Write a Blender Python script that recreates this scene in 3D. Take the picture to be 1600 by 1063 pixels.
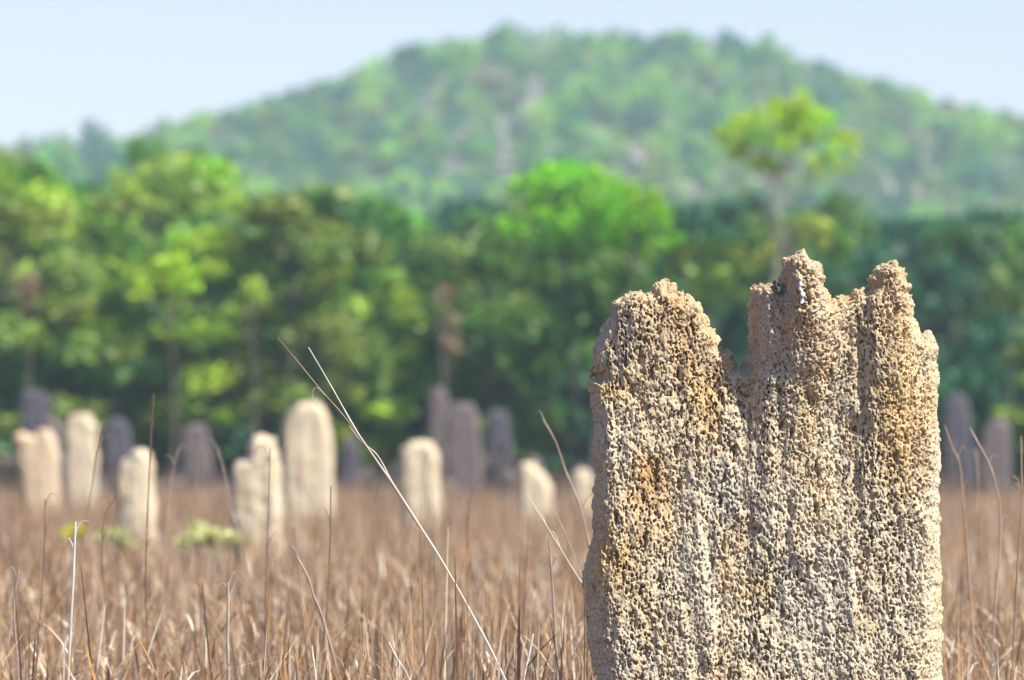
import bpy, math, random
import numpy as np

S = bpy.context.scene
COL = S.collection
for o in list(bpy.data.objects):
    bpy.data.objects.remove(o)

# ------------------------------------------------------------------ camera, sky, sun, exposure
FPX = 8889.0                      # focal length in pixels of the 1600 px wide photograph
EYE = 1.5                         # eye height, metres
HOR = 700.0                       # picture row of the horizon
cd = bpy.data.cameras.new('camera')
cd.sensor_width = 36.0
cd.lens = 200.0
cd.clip_start = 0.1
cd.clip_end = 20000
cd.dof.use_dof = True
cd.dof.focus_distance = 19.25
cd.dof.aperture_fstop = 3.3
cd.dof.aperture_blades = 0
cam = bpy.data.objects.new('camera', cd)
COL.objects.link(cam)
cam.location = (0, 0, EYE)
cam.rotation_euler = (math.radians(90) + math.atan((HOR - 531.5) / FPX), 0, 0)
S.camera = cam

SUN_EL, SUN_AZ = math.radians(49), math.radians(57)     # azimuth: degrees to the right of straight behind the camera
W = bpy.data.worlds.new('World')
S.world = W
W.use_nodes = True
nt = W.node_tree
nt.nodes.clear()
sky = nt.nodes.new('ShaderNodeTexSky')
sky.sky_type = 'NISHITA'
sky.sun_disc = False
sky.sun_elevation = SUN_EL
sky.sun_rotation = math.pi - SUN_AZ
sky.altitude = 50
sky.air_density = 1.25
sky.dust_density = 0.0
sky.ozone_density = 5.0
bg = nt.nodes.new('ShaderNodeBackground')
bg.inputs['Strength'].default_value = 0.078
wo = nt.nodes.new('ShaderNodeOutputWorld')
tn = nt.nodes.new('ShaderNodeMix'); tn.data_type = 'RGBA'; tn.blend_type = 'MULTIPLY'; tn.inputs[0].default_value = 1.0
tn.inputs[7].default_value = (1.03, 0.885, 1.10, 1)          # a slightly lavender tropical sky
nt.links.new(sky.outputs[0], tn.inputs[6])
nt.links.new(tn.outputs[2], bg.inputs[0])
nt.links.new(bg.outputs[0], wo.inputs[0])

sd = bpy.data.lights.new('sun', 'SUN')
sd.energy = 5.0
sd.angle = math.radians(0.53)
sd.color = (1.0, 0.93, 0.80)
sun = bpy.data.objects.new('sun', sd)
COL.objects.link(sun)
sun.rotation_euler = (math.pi / 2 - SUN_EL, 0, SUN_AZ)
sun.location = (20, -20, 40)

S.view_settings.view_transform = 'Standard'
S.view_settings.look = 'None'
S.view_settings.exposure = 1.0
S.view_settings.gamma = 1.0
S.render.engine = 'CYCLES'
S.cycles.use_denoising = True
S.cycles.max_bounces = 6
S.cycles.diffuse_bounces = 3
S.cycles.transmission_bounces = 4
S.cycles.volume_bounces = 0
S.cycles.transparent_max_bounces = 8
S.cycles.sample_clamp_indirect = 4.0


def px(X, Y, d):
    """picture point (1600 x 1063) at distance d -> world"""
    return np.array([(X - 800.0) / FPX * d, d, EYE + (HOR - Y) / FPX * d])


# ------------------------------------------------------------------ helpers
def tag(o, label=None, cat=None, group=None, kind=None):
    if label: o['label'] = label
    if cat: o['category'] = cat
    if group: o['group'] = group
    if kind: o['kind'] = kind
    return o


def mesh_np(name, V, F, mat=None, smooth=False, tint=None):
    """V (n,3); F (m,k) indices, all faces the same size; tint (n,3) per vertex"""
    V = np.ascontiguousarray(V, dtype=np.float32)
    F = np.ascontiguousarray(F, dtype=np.int32)
    me = bpy.data.meshes.new(name)
    me.vertices.add(len(V))
    me.vertices.foreach_set('co', V.ravel())
    k = F.shape[1]
    me.loops.add(F.size)
    me.loops.foreach_set('vertex_index', F.ravel())
    me.polygons.add(len(F))
    me.polygons.foreach_set('loop_start', np.arange(0, F.size, k, dtype=np.int32))
    me.polygons.foreach_set('loop_total', np.full(len(F), k, dtype=np.int32))
    me.update(calc_edges=True)
    if tint is not None:
        a = me.color_attributes.new('tint', 'FLOAT_COLOR', 'POINT')
        c = np.ones((len(V), 4), dtype=np.float32)
        c[:, :3] = tint
        a.data.foreach_set('color', c.ravel())
    me.polygons.foreach_set('use_smooth', np.full(len(F), bool(smooth)))
    if mat: me.materials.append(mat)
    return me


def link(name, me, parent=None):
    o = bpy.data.objects.new(name, me)
    COL.objects.link(o)
    if parent is not None: o.parent = parent
    return o


def empty(name, loc=(0, 0, 0), rz=0.0):
    o = bpy.data.objects.new(name, None)
    COL.objects.link(o)
    o.location = loc
    o.rotation_euler = (0, 0, rz)
    o.empty_display_size = 0.2
    return o


class Geo:
    """collects same-size faces"""
    def __init__(s): s.V = []; s.F = []; s.T = []; s.n = 0
    def add(s, V, F, T=None):
        s.V.append(V); s.F.append(F + s.n); s.n += len(V)
        if T is not None: s.T.append(T)
    def mesh(s, name, mat, smooth=False):
        return mesh_np(name, np.vstack(s.V), np.vstack(s.F), mat, smooth, np.vstack(s.T) if s.T else None)


def tube(P, R, seg=7):
    """tapered tube along P (n,3) with radii R (n,)"""
    P = np.asarray(P, float); R = np.asarray(R, float); n = len(P)
    T = np.gradient(P, axis=0)
    T /= np.linalg.norm(T, axis=1)[:, None] + 1e-9
    ref = np.array([1.0, 0.13, 0.07]) if abs(T[0][0]) < 0.8 else np.array([0.1, 1.0, 0.0])
    A = np.cross(T, ref); A /= np.linalg.norm(A, axis=1)[:, None]
    B = np.cross(T, A)
    th = np.arange(seg) / seg * 2 * np.pi
    V = (P[:, None, :] + R[:, None, None] * (np.cos(th)[None, :, None] * A[:, None, :] + np.sin(th)[None, :, None] * B[:, None, :])).reshape(-1, 3)
    i, j = np.meshgrid(np.arange(n - 1), np.arange(seg), indexing='ij')
    j2 = (j + 1) % seg
    F = np.stack([i * seg + j, i * seg + j2, (i + 1) * seg + j2, (i + 1) * seg + j], -1).reshape(-1, 4)
    return V, F


def curve(pts, n=10):
    """Catmull-Rom through pts"""
    P = np.array(pts, float)
    if len(P) == 2: return np.linspace(P[0], P[1], n)
    P = np.vstack([2 * P[0] - P[1], P, 2 * P[-1] - P[-2]])
    out = []
    m = len(P) - 3
    for i in range(m):
        p0, p1, p2, p3 = P[i:i + 4]
        k = max(2, n // m)
        for t in np.linspace(0, 1, k, endpoint=(i == m - 1)):
            out.append(0.5 * (2 * p1 + (p2 - p0) * t + (2 * p0 - 5 * p1 + 4 * p2 - p3) * t * t + (3 * p1 - p0 - 3 * p2 + p3) * t ** 3))
    return np.array(out)


# ------------------------------------------------------------------ numpy noise
def _h(ix, iy, iz, s):
    n = (ix.astype(np.int64) * 374761393 + iy.astype(np.int64) * 668265263 + iz.astype(np.int64) * 2147483647 + s * 974634777) & 0xFFFFFFFF
    n = ((n ^ (n >> 13)) * 1274126177) & 0xFFFFFFFF
    n = ((n ^ (n >> 15)) * 2246822519) & 0xFFFFFFFF
    return ((n ^ (n >> 16)) & 0xFFFFFF).astype(np.float32) / 16777215.0


def vnoise(P, s=0):
    I = np.floor(P).astype(np.int64); f = (P - I).astype(np.float32)
    f = f * f * (3 - 2 * f)
    r = np.zeros(len(P), np.float32)
    for a in (0, 1):
        for b in (0, 1):
            for c in (0, 1):
                w = (f[:, 0] if a else 1 - f[:, 0]) * (f[:, 1] if b else 1 - f[:, 1]) * (f[:, 2] if c else 1 - f[:, 2])
                r += w * _h(I[:, 0] + a, I[:, 1] + b, I[:, 2] + c, s)
    return r * 2 - 1


def fbm(P, o=3, s=0):
    r = 0; a = 1.0; t = 0
    for k in range(o):
        r = r + a * vnoise(P * 2 ** k, s + k * 17); t += a; a *= 0.5
    return r / t


def worley(P, s=0):
    """distance to the nearest cell point, and that cell's random number"""
    I = np.floor(P).astype(np.int64)
    best = np.full(len(P), 9.0, np.float32); idr = np.zeros(len(P), np.float32)
    for a in (-1, 0, 1):
        for b in (-1, 0, 1):
            for c in (-1, 0, 1):
                jx, jy, jz = I[:, 0] + a, I[:, 1] + b, I[:, 2] + c
                qx = jx + _h(jx, jy, jz, s) - P[:, 0]
                qy = jy + _h(jx, jy, jz, s + 1) - P[:, 1]
                qz = jz + _h(jx, jy, jz, s + 2) - P[:, 2]
                d = qx * qx + qy * qy + qz * qz
                m = d < best
                best = np.where(m, d, best)
                idr = np.where(m, _h(jx, jy, jz, s + 3), idr)
    return np.sqrt(best).astype(np.float32), idr


def sstep(a, b, x):
    t = np.clip((x - a) / (b - a), 0, 1)
    return t * t * (3 - 2 * t)


# ------------------------------------------------------------------ materials
def newmat(name):
    m = bpy.data.materials.new(name)
    m.use_nodes = True
    m.node_tree.nodes.clear()
    N = m.node_tree.nodes; L = m.node_tree.links
    out = N.new('ShaderNodeOutputMaterial')
    return m, N, L, out


def noise_node(N, L, vec, scale, detail=4, rough=0.55, mapscale=None):
    if mapscale:
        mp = N.new('ShaderNodeMapping'); mp.inputs['Scale'].default_value = mapscale
        L.new(vec, mp.inputs[0]); vec = mp.outputs[0]
    n = N.new('ShaderNodeTexNoise')
    n.inputs['Scale'].default_value = scale
    n.inputs['Detail'].default_value = detail
    n.inputs['Roughness'].default_value = rough
    L.new(vec, n.inputs['Vector'])
    return n.outputs['Fac']


def ramp(N, L, fac, stops):
    r = N.new('ShaderNodeValToRGB')
    e = r.color_ramp.elements
    while len(e) < len(stops): e.new(0.5)
    for q, (p, c) in zip(e, stops):
        q.position = p; q.color = (*c, 1) if len(c) == 3 else c
    L.new(fac, r.inputs[0])
    return r.outputs[0]


def mix(N, L, fac, a, b, mode='MIX'):
    m = N.new('ShaderNodeMix'); m.data_type = 'RGBA'; m.blend_type = mode
    if isinstance(fac, (int, float)): m.inputs[0].default_value = fac
    else: L.new(fac, m.inputs[0])
    for sock, v in ((m.inputs[6], a), (m.inputs[7], b)):
        if isinstance(v, tuple): sock.default_value = (*v, 1)
        else: L.new(v, sock)
    return m.outputs[2]


def mat_mound(name, pale, warm, grey, wamt=0.5, fine=True):
    m, N, L, out = newmat(name)
    tc = N.new('ShaderNodeTexCoord').outputs['Object']
    big = noise_node(N, L, tc, 3.2, 3, 0.6, (1.6, 1, 0.55))
    big2 = noise_node(N, L, tc, 2.3, 4, 0.6, (1.0, 1, 0.8))
    g = noise_node(N, L, tc, 90, 3, 0.6)
    w = ramp(N, L, big, [(wamt - 0.06, (0, 0, 0)), (wamt + 0.16, (1, 1, 1))])
    gg = ramp(N, L, big2, [(0.45, (0, 0, 0)), (0.62, (1, 1, 1))])
    c = mix(N, L, gg, pale, grey)
    c = mix(N, L, w, c, warm)
    sp = ramp(N, L, g, [(0.3, (0.72, 0.72, 0.74)), (0.7, (1.12, 1.1, 1.06))])
    c = mix(N, L, 1.0, c, sp, 'MULTIPLY')
    b = N.new('ShaderNodeBsdfPrincipled')
    b.inputs['Roughness'].default_value = 0.95
    b.inputs['Specular IOR Level'].default_value = 0.15
    L.new(c, b.inputs['Base Color'])
    if fine:
        at = N.new('ShaderNodeAttribute'); at.attribute_name = 'tint'
        c2 = mix(N, L, 1.0, c, at.outputs['Color'], 'MULTIPLY')
        L.new(c2, b.inputs['Base Color'])
    hn = noise_node(N, L, tc, 260 if fine else 60, 4, 0.7)
    bp = N.new('ShaderNodeBump'); bp.inputs['Strength'].default_value = 0.7
    bp.inputs['Distance'].default_value = 0.003 if fine else 0.02
    L.new(hn, bp.inputs['Height']); L.new(bp.outputs[0], b.inputs['Normal'])
    L.new(b.outputs[0], out.inputs[0])
    return m


def mat_leaf(name, trans=0.42):
    m, N, L, out = newmat(name)
    at = N.new('ShaderNodeAttribute'); at.attribute_name = 'tint'
    oi = N.new('ShaderNodeObjectInfo')
    c = mix(N, L, 1.0, at.outputs['Color'], oi.outputs['Color'], 'MULTIPLY')
    d = N.new('ShaderNodeBsdfDiffuse'); t = N.new('ShaderNodeBsdfTranslucent')
    L.new(c, d.inputs[0]); L.new(c, t.inputs[0])
    ms = N.new('ShaderNodeMixShader'); ms.inputs[0].default_value = trans
    L.new(d.outputs[0], ms.inputs[1]); L.new(t.outputs[0], ms.inputs[2])
    g = N.new('ShaderNodeBsdfGlossy'); g.inputs['Roughness'].default_value = 0.55
    g.inputs[0].default_value = (1, 1, 1, 1)
    m2 = N.new('ShaderNodeMixShader'); m2.inputs[0].default_value = 0.03
    L.new(ms.outputs[0], m2.inputs[1]); L.new(g.outputs[0], m2.inputs[2])
    L.new(m2.outputs[0], out.inputs[0])
    return m


def mat_bark(name, a, b_):
    m, N, L, out = newmat(name)
    tc = N.new('ShaderNodeTexCoord').outputs['Object']
    n = noise_node(N, L, tc, 5, 5, 0.6, (3, 3, 0.6))
    c = ramp(N, L, n, [(0.35, a), (0.65, b_)])
    b = N.new('ShaderNodeBsdfPrincipled'); b.inputs['Roughness'].default_value = 0.9
    L.new(c, b.inputs['Base Color'])
    bp = N.new('ShaderNodeBump'); bp.inputs['Distance'].default_value = 0.03
    L.new(n, bp.inputs['Height']); L.new(bp.outputs[0], b.inputs['Normal'])
    L.new(b.outputs[0], out.inputs[0])
    return m


def mat_ground(name, stops, scale):
    m, N, L, out = newmat(name)
    tc = N.new('ShaderNodeTexCoord').outputs['Object']
    n = noise_node(N, L, tc, scale, 8, 0.65)
    c = ramp(N, L, n, stops)
    b = N.new('ShaderNodeBsdfPrincipled'); b.inputs['Roughness'].default_value = 1.0
    b.inputs['Specular IOR Level'].default_value = 0.1
    L.new(c, b.inputs['Base Color'])
    bp = N.new('ShaderNodeBump'); bp.inputs['Distance'].default_value = 0.3
    L.new(n, bp.inputs['Height']); L.new(bp.outputs[0], b.inputs['Normal'])
    L.new(b.outputs[0], out.inputs[0])
    return m


M_MAIN = mat_mound('mound_clay', (0.58, 0.49, 0.335), (0.56, 0.41, 0.23), (0.56, 0.505, 0.38), 0.56)
M_PALE = mat_mound('pale_mound_clay', (0.68, 0.585, 0.42), (0.62, 0.49, 0.31), (0.60, 0.53, 0.40), 0.52, fine=False)
M_WARM = mat_mound('warm_mound_clay', (0.66, 0.53, 0.36), (0.64, 0.46, 0.28), (0.60, 0.51, 0.38), 0.5, fine=False)
M_SHADE_GREY = mat_mound('shade_grey_mound_clay', (0.115, 0.105, 0.125), (0.15, 0.125, 0.12), (0.09, 0.09, 0.11), 0.6, fine=False)  # tree shade on the far mounds, put into the clay colour
M_SHADE_MAUVE = mat_mound('shade_mauve_mound_clay', (0.17, 0.14, 0.14), (0.21, 0.165, 0.15), (0.13, 0.12, 0.135), 0.5, fine=False)  # brownish clay with the dimming of tree shade mixed into its colour
M_LEAF = mat_leaf('leaf')
M_GRASS = mat_leaf('dry_grass', 0.25)
M_BARK = mat_bark('bark', (0.08, 0.06, 0.05), (0.20, 0.165, 0.14))
M_PBARK = mat_bark('pale_bark', (0.30, 0.26, 0.20), (0.44, 0.39, 0.31))
M_GROUND = mat_ground('leaf_litter', [(0.3, (0.07, 0.045, 0.035)), (0.55, (0.15, 0.10, 0.075)), (0.75, (0.22, 0.16, 0.12))], 0.6)
M_HILL = mat_ground('hill_soil', [(0.3, (0.20, 0.165, 0.165)), (0.5, (0.30, 0.255, 0.245)), (0.7, (0.18, 0.21, 0.11))], 0.12)
M_WHITE = mat_bark('white_dropping', (0.75, 0.75, 0.74), (0.85, 0.85, 0.84))

# ------------------------------------------------------------------ ground and hill (one sheet reaching the horizon)
RX = [-400, -100, 0, 60, 130, 200, 340, 450, 560, 620, 680, 770, 900, 1050, 1150, 1250, 1350, 1450, 1550, 1650, 1800, 2100, 2600]
RY = [430, 300, 256, 238, 217, 206, 190, 176, 158, 126, 98, 71, 61, 69, 94, 134, 162, 184, 189, 224, 256, 330, 450]
DR = 800.0


def ground_z(x, y):
    x = np.asarray(x, float); y = np.asarray(y, float)
    X = 800 + x / DR * FPX                              # ridge point opposite this x
    crest = EYE + (HOR - np.interp(X, RX, RY)) / FPX * DR - 6.0
    crest = np.maximum(crest, 0)
    s = sstep(440, DR, y) * (1 - sstep(DR + 40, DR + 500, y))
    roll = 1.6 * np.sin(x * 0.09 + y * 0.021) + 1.2 * np.sin(x * 0.05 - y * 0.05 + 1.3)
    return crest * s + roll * s


ys = np.concatenate([np.linspace(-60, 110, 18), np.linspace(120, 440, 30), np.linspace(450, 900, 90), np.linspace(920, 1400, 25), [1700, 2500, 5000, 9000]])
xs = np.concatenate([[-9000, -4000, -1500, -700], np.linspace(-400, 400, 131), [700, 1500, 4000, 9000]])
gx, gy = np.meshgrid(xs, ys)
gz = ground_z(gx, gy)
V = np.stack([gx, gy, gz], -1).reshape(-1, 3)
nx = len(xs)
i, j = np.meshgrid(np.arange(len(ys) - 1), np.arange(nx - 1), indexing='ij')
F = np.stack([i * nx + j, i * nx + j + 1, (i + 1) * nx + j + 1, (i + 1) * nx + j], -1).reshape(-1, 4)
m, N, L, out = newmat('ground_cover')
me = mesh_np('ground', V, F, M_GROUND, True)
me.materials.append(M_HILL)
cy = V[F[:, 0], 1]
me.polygons.foreach_set('material_index', (cy > 440).astype(np.int32))
bpy.data.materials.remove(m)
tag(link('ground', me), kind='structure')


# ------------------------------------------------------------------ termite mounds
def poly_dist(PX, PZ, poly):
    """signed distance (positive inside) of grid points to a closed polygon"""
    n = len(poly); inside = np.zeros(PX.shape, bool); best = np.full(PX.shape, 1e9)
    for k in range(n):
        ax, az = poly[k]; bx, bz = poly[(k + 1) % n]
        dx, dz = bx - ax, bz - az
        t = np.clip(((PX - ax) * dx + (PZ - az) * dz) / (dx * dx + dz * dz + 1e-12), 0, 1)
        best = np.minimum(best, (PX - ax - t * dx) ** 2 + (PZ - az - t * dz) ** 2)
        c = (az > PZ) != (bz > PZ)
        inside ^= c & (PX < dx * (PZ - az) / (dz if abs(dz) > 1e-9 else 1e-9) + ax)
    return np.where(inside, 1, -1) * np.sqrt(best)


def mound_mesh(name, poly, step, voxel, tmax, redge, relief, mat, displace, smooth_it=3):
    """closed lens-like slab from an outline in (x, z) metres, made solid, remeshed, then roughened"""
    poly = np.array(poly)
    x0, z0 = poly.min(0) - 2 * step; x1, z1 = poly.max(0) + 2 * step
    gx = np.arange(x0, x1 + step, step); gz = np.arange(z0, z1 + step, step)
    X, Z = np.meshgrid(gx, gz)
    D = poly_dist(X, Z, poly)
    T = tmax(Z) * np.sqrt(np.clip(1 - (1 - np.clip(D / redge(Z), 0, 1)) ** 2, 0, 1))
    rel = relief(X, Z) * np.clip(D / (redge(Z) * 0.5), 0, 1)
    T = np.where(D > 0, np.maximum(T, 0.2 * step), 0)
    YF = -(T + np.where(D > 0, rel, 0)); YB = T + np.where(D > 0, rel * 0.6, 0)
    nz, nx = X.shape
    idF = np.arange(nx * nz).reshape(nz, nx)
    ins = D > 0
    idB = np.where(ins, idF + nx * nz, idF)
    V = np.vstack([np.stack([X, YF, Z], -1).reshape(-1, 3), np.stack([X, YB, Z], -1).reshape(-1, 3)])
    cell = ins[:-1, :-1] | ins[1:, :-1] | ins[:-1, 1:] | ins[1:, 1:]
    a, b = np.nonzero(cell)
    FF = np.stack([idF[a, b], idF[a, b + 1], idF[a + 1, b + 1], idF[a + 1, b]], -1)
    FB = np.stack([idB[a, b], idB[a + 1, b], idB[a + 1, b + 1], idB[a, b + 1]], -1)
    me0 = mesh_np(name + '_raw', V, np.vstack([FF, FB]))
    ob = bpy.data.objects.new('tmp', me0); COL.objects.link(ob)
    md = ob.modifiers.new('r', 'REMESH'); md.mode = 'VOXEL'; md.voxel_size = voxel
    ms = ob.modifiers.new('s', 'SMOOTH'); ms.factor = 0.5; ms.iterations = smooth_it
    dg = bpy.context.evaluated_depsgraph_get()
    me = bpy.data.meshes.new_from_object(ob.evaluated_get(dg))
    bpy.data.objects.remove(ob); bpy.data.meshes.remove(me0)
    me.name = name
    n = len(me.vertices)
    co = np.empty(n * 3, np.float32); me.vertices.foreach_get('co', co); co = co.reshape(-1, 3)
    no = np.empty(n * 3, np.float32); me.vertex_normals.foreach_get('vector', no); no = no.reshape(-1, 3)
    off, tint = displace(co, no)
    co = co + off
    me.vertices.foreach_set('co', co.ravel())
    me.update()
    me.polygons.foreach_set('use_smooth', np.full(len(me.polygons), True))
    me.materials.clear(); me.materials.append(mat)
    if tint is not None:
        a = me.color_attributes.new('tint', 'FLOAT_COLOR', 'POINT')
        c = np.ones((n, 4), np.float32); c[:, :3] = tint
        a.data.foreach_set('color', c.ravel())
    return me


DM = 19.25
MAIN = [(940, 1500), (938, 1300), (935, 1063), (925, 1015), (918, 960), (915, 905), (921, 872), (931, 835), (928, 785), (932, 742), (927, 700), (931, 655),
        (925, 622), (922, 592), (928, 562), (927, 543), (939, 520), (953, 492), (960, 470), (984, 455), (1003, 450), (1016, 455), (1024, 445),
        (1037, 440), (1045, 448), (1055, 447), (1061, 460), (1084, 464), (1098, 476), (1110, 498), (1121, 520), (1127, 541), (1134, 548), (1146, 562),
        (1159, 578), (1170, 572), (1175, 545), (1172, 525), (1175, 492), (1174, 470), (1180, 454), (1199, 441), (1212, 439), (1220, 456), (1226, 446),
        (1224, 430), (1229, 405), (1240, 395), (1254, 386), (1263, 391), (1270, 405), (1285, 410), (1291, 420), (1290, 440), (1298, 454), (1303, 468),
        (1315, 462), (1335, 459), (1348, 451), (1364, 446), (1367, 430), (1384, 410), (1398, 403), (1411, 412), (1424, 438), (1432, 460), (1438, 500),
        (1446, 523), (1461, 519), (1467, 530), (1472, 590), (1471, 650), (1475, 700), (1474, 800), (1478, 900), (1478, 1063), (1484, 1300), (1486, 1500)]
CX0 = (1200 - 800) / FPX * DM
mpoly = []
_rj = np.random.default_rng(77)
for k_, (X, Y) in enumerate(MAIN):
    p = px(X, Y, DM); mpoly.append((p[0] - CX0, max(p[2], -0.12) if Y < 1400 else -0.12))
    if 2 <= k_ < len(MAIN) - 3:                        # crumbly outline between the traced corners
        X2, Y2 = MAIN[k_ + 1]; ln = math.hypot(X2 - X, Y2 - Y); m_ = int(ln / 7)
        for q_ in range(1, m_ + 1):
            t_ = q_ / (m_ + 1); j_ = _rj.normal(0, 2.8 if Y < 640 and Y2 < 640 else 1.1)
            p = px(X + (X2 - X) * t_ - (Y2 - Y) / ln * j_, Y + (Y2 - Y) * t_ + (X2 - X) / ln * j_, DM)
            mpoly.append((p[0] - CX0, p[2]))


def mx(X): return (X - 800) / FPX * DM - CX0
def mz(Y): return EYE + (HOR - Y) / FPX * DM


# fused columns: centre, half width, how far they stand out, top row, bottom row of the picture
RIBS = [(1015, 80, .040, 430, 1100), (1090, 50, .028, 470, 1100), (1140, 34, .020, 540, 1400), (1258, 52, .030, 380, 900),
        (1330, 44, .012, 450, 1200), (1400, 62, .045, 400, 1250), (1455, 28, .020, 510, 1400), (1235, 80, .03, 560, 1500), (960, 40, .02, 480, 1500)]


def main_relief(X, Z):
    r = np.zeros_like(X)
    wob = 0.010 * np.sin(Z * 9 + X * 3) + 0.006 * np.sin(Z * 23 + 1.1)
    for c, w, a, t, b in RIBS:
        u = (X + wob - mx(c)) / (w / FPX * DM)
        pr = np.sqrt(np.clip(1 - u * u, 0, 1))
        f = 0.85 - 0.70 * sstep(0, 1, (mz(t) - 0.02 - Z) / (mz(t) - mz(b)) * 1.8)
        r = np.maximum(r, a * pr * f)
    # the two spires beside the notch stand proud, with steep faces turned away from the sun
    r = r + 0.085 * sstep(mx(1166), mx(1206), X + wob) * (1 - sstep(mx(1300), mx(1420), X)) * (0.22 * sstep(mz(1100), mz(640), Z) + 0.78 * sstep(mz(700), mz(500), Z))
    r = r + 0.055 * sstep(mx(1222), mx(1244), X + wob * .5) * (1 - sstep(mx(1262), mx(1320), X)) * sstep(mz(640), mz(430), Z)
    r = r + 0.050 * sstep(mx(1340), mx(1385), X + wob * .5) * (1 - sstep(mx(1400), mx(1450), X)) * sstep(mz(900), mz(470), Z)
    return r


def main_disp(co, no):
    P = co.astype(np.float64)
    wx = fbm(P * 34, 2, 5) * 0.009 + vnoise(P * 150, 15) * 0.0030; wz = fbm(P * 34, 2, 9) * 0.010 + vnoise(P * 150, 16) * 0.0035
    Q = P.copy(); Q[:, 0] += wx; Q[:, 2] += wz
    lean = vnoise(P * np.array([2.2, 2.2, 1.6]), 77)
    A = np.array([1, 1, 0.50])
    big = fbm(P * np.array([9, 9, 4.0]), 3, 1)
    mid = fbm(P * np.array([30, 30, 14]), 3, 21)
    region = sstep(-0.35, 0.45, fbm(P * np.array([7, 7, 3.0]), 2, 31))     # where pitting is deep
    f1, r1 = worley(Q * A / 0.0098, 3)
    pit = (1 - sstep(0.26, 0.50, f1)) * sstep(0.30, 0.45, r1)
    f2, r2 = worley(Q * A / 0.0068, 40)
    pit2 = (1 - sstep(0.22, 0.45, f2)) * sstep(0.45, 0.6, r2)
    knob = (0.62 - f2) * np.where(r2 > .5, -1, 1)
    f3, r3 = worley(Q * np.array([1, 1, 0.35]) / 0.034, 90)
    hole = (1 - sstep(0.12, 0.30, f3)) * sstep(0.62, 0.7, r3)
    gran = fbm(P * np.array([150, 150, 100]), 2, 61)
    # the dark hollow low on the face, and a few smaller ones
    cav = np.zeros(len(P))
    for (X, Y, rx, rz, a) in [(1236, 792, .017, .045, .045), (1222, 660, .018, .028, .03), (1184, 545, .012, .03, .02), (1330, 480, .012, .010, .03),
                              (1002, 560, .010, .022, .03), (1180, 828, .018, .015, .02), (1440, 880, .012, .05, .02), (1436, 770, .015, .03, .018),
                              (962, 600, .02, .018, .02), (940, 585, .02, .03, .02), (1112, 545, .012, .02, .02), (1350, 625, .014, .02, .018)]:
        dd = ((P[:, 0] - mx(X)) / rx) ** 2 + ((P[:, 2] - mz(Y)) / rz) ** 2
        cav += a * np.exp(-dd * 1.2) * (0.55 + 0.45 * vnoise(P * 70, 4)) * (P[:, 1] < 0)
    side = 1 - 0.45 * sstep(0.5, 0.9, np.abs(no[:, 0]))
    flute = fbm(np.stack([P[:, 0] + 0.05 * P[:, 2], P[:, 1] * .6, P[:, 2] * .11], -1) * 24, 3, 303)
    h = 0.010 * flute * side + 0.016 * big * side + 0.013 * mid * side + 0.003 * knob + 0.0040 * gran - (0.013 + 0.014 * region) * pit * side - 0.009 * pit2 * side - 0.024 * hole - cav * 1.3
    # knobbly towards the crests
    top = sstep(mz(560), mz(400), P[:, 2])
    f4, r4 = worley(Q / 0.019, 66)
    h = h + top * 0.012 * (0.6 - f4) - top * 0.008 * (1 - sstep(0.2, 0.5, worley(Q / 0.013, 81)[0]))
    off = no * h[:, None].astype(np.float32)
    t = np.ones((len(P), 3), np.float32)
    # weathering with shapes of its own: grey lichen-like patches low down, ochre soil beside
    g = sstep(0.0, 0.5, fbm(P * np.array([14, 14, 9]), 3, 55))[:, None]
    t = t * (1 - 0.16 * g * np.array([0.6, 0.8, 1.0]))
    w = sstep(0.1, 0.6, r1)[:, None]
    t = t * (0.90 + 0.16 * w)
    def patch(X, Y, rx, rz):
        return np.exp(-(((P[:, 0] - mx(X)) / rx) ** 2 + ((P[:, 2] - mz(Y)) / rz) ** 2) + 0.9 * fbm(P * 30, 2, 12))
    och = np.clip(1.5 * patch(1405, 640, .07, .33) + patch(965, 600, .09, .10) + patch(955, 880, .09, .12) + patch(1270, 640, .04, .12) + patch(1175, 600, .03, .07)
                  + patch(1180, 930, .06, .08) + patch(1010, 760, .06, .08) + patch(1100, 620, .05, .10), 0, 1)[:, None]
    t = t * (1 - och * np.array([0.03, 0.13, 0.32]))
    gr = np.clip(patch(1300, 960, .30, .25) + patch(1120, 760, .12, .12), 0, 1)[:, None]
    t = t * (1 - gr * np.array([0.05, -0.02, -0.14]))
    # the crests are a browner clay than the body
    cp = sstep(mz(600), mz(440), P[:, 2] + 0.05 * fbm(P * 12, 2, 71))[:, None]
    t = t * (1 - cp * np.array([0.12, 0.17, 0.22]))
    return off, t


me = mound_mesh('termite_mound', mpoly, 0.005, 0.0021, lambda Z: 0.095 + 0.09 * np.clip((1.7 - Z) / 1.1, 0, 1),
                lambda Z: 0.050 + 0.065 * np.clip((1.8 - Z) / 1.0, 0, 1), main_relief, M_MAIN, main_disp)
main = link('termite_mound', me)
main.location = (CX0, DM + 0.22, 0)
tag(main, 'huge sharply focused pitted tan termite mound with jagged crown in the near grass', 'termite mound', 'magnetic termite mounds')

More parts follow.
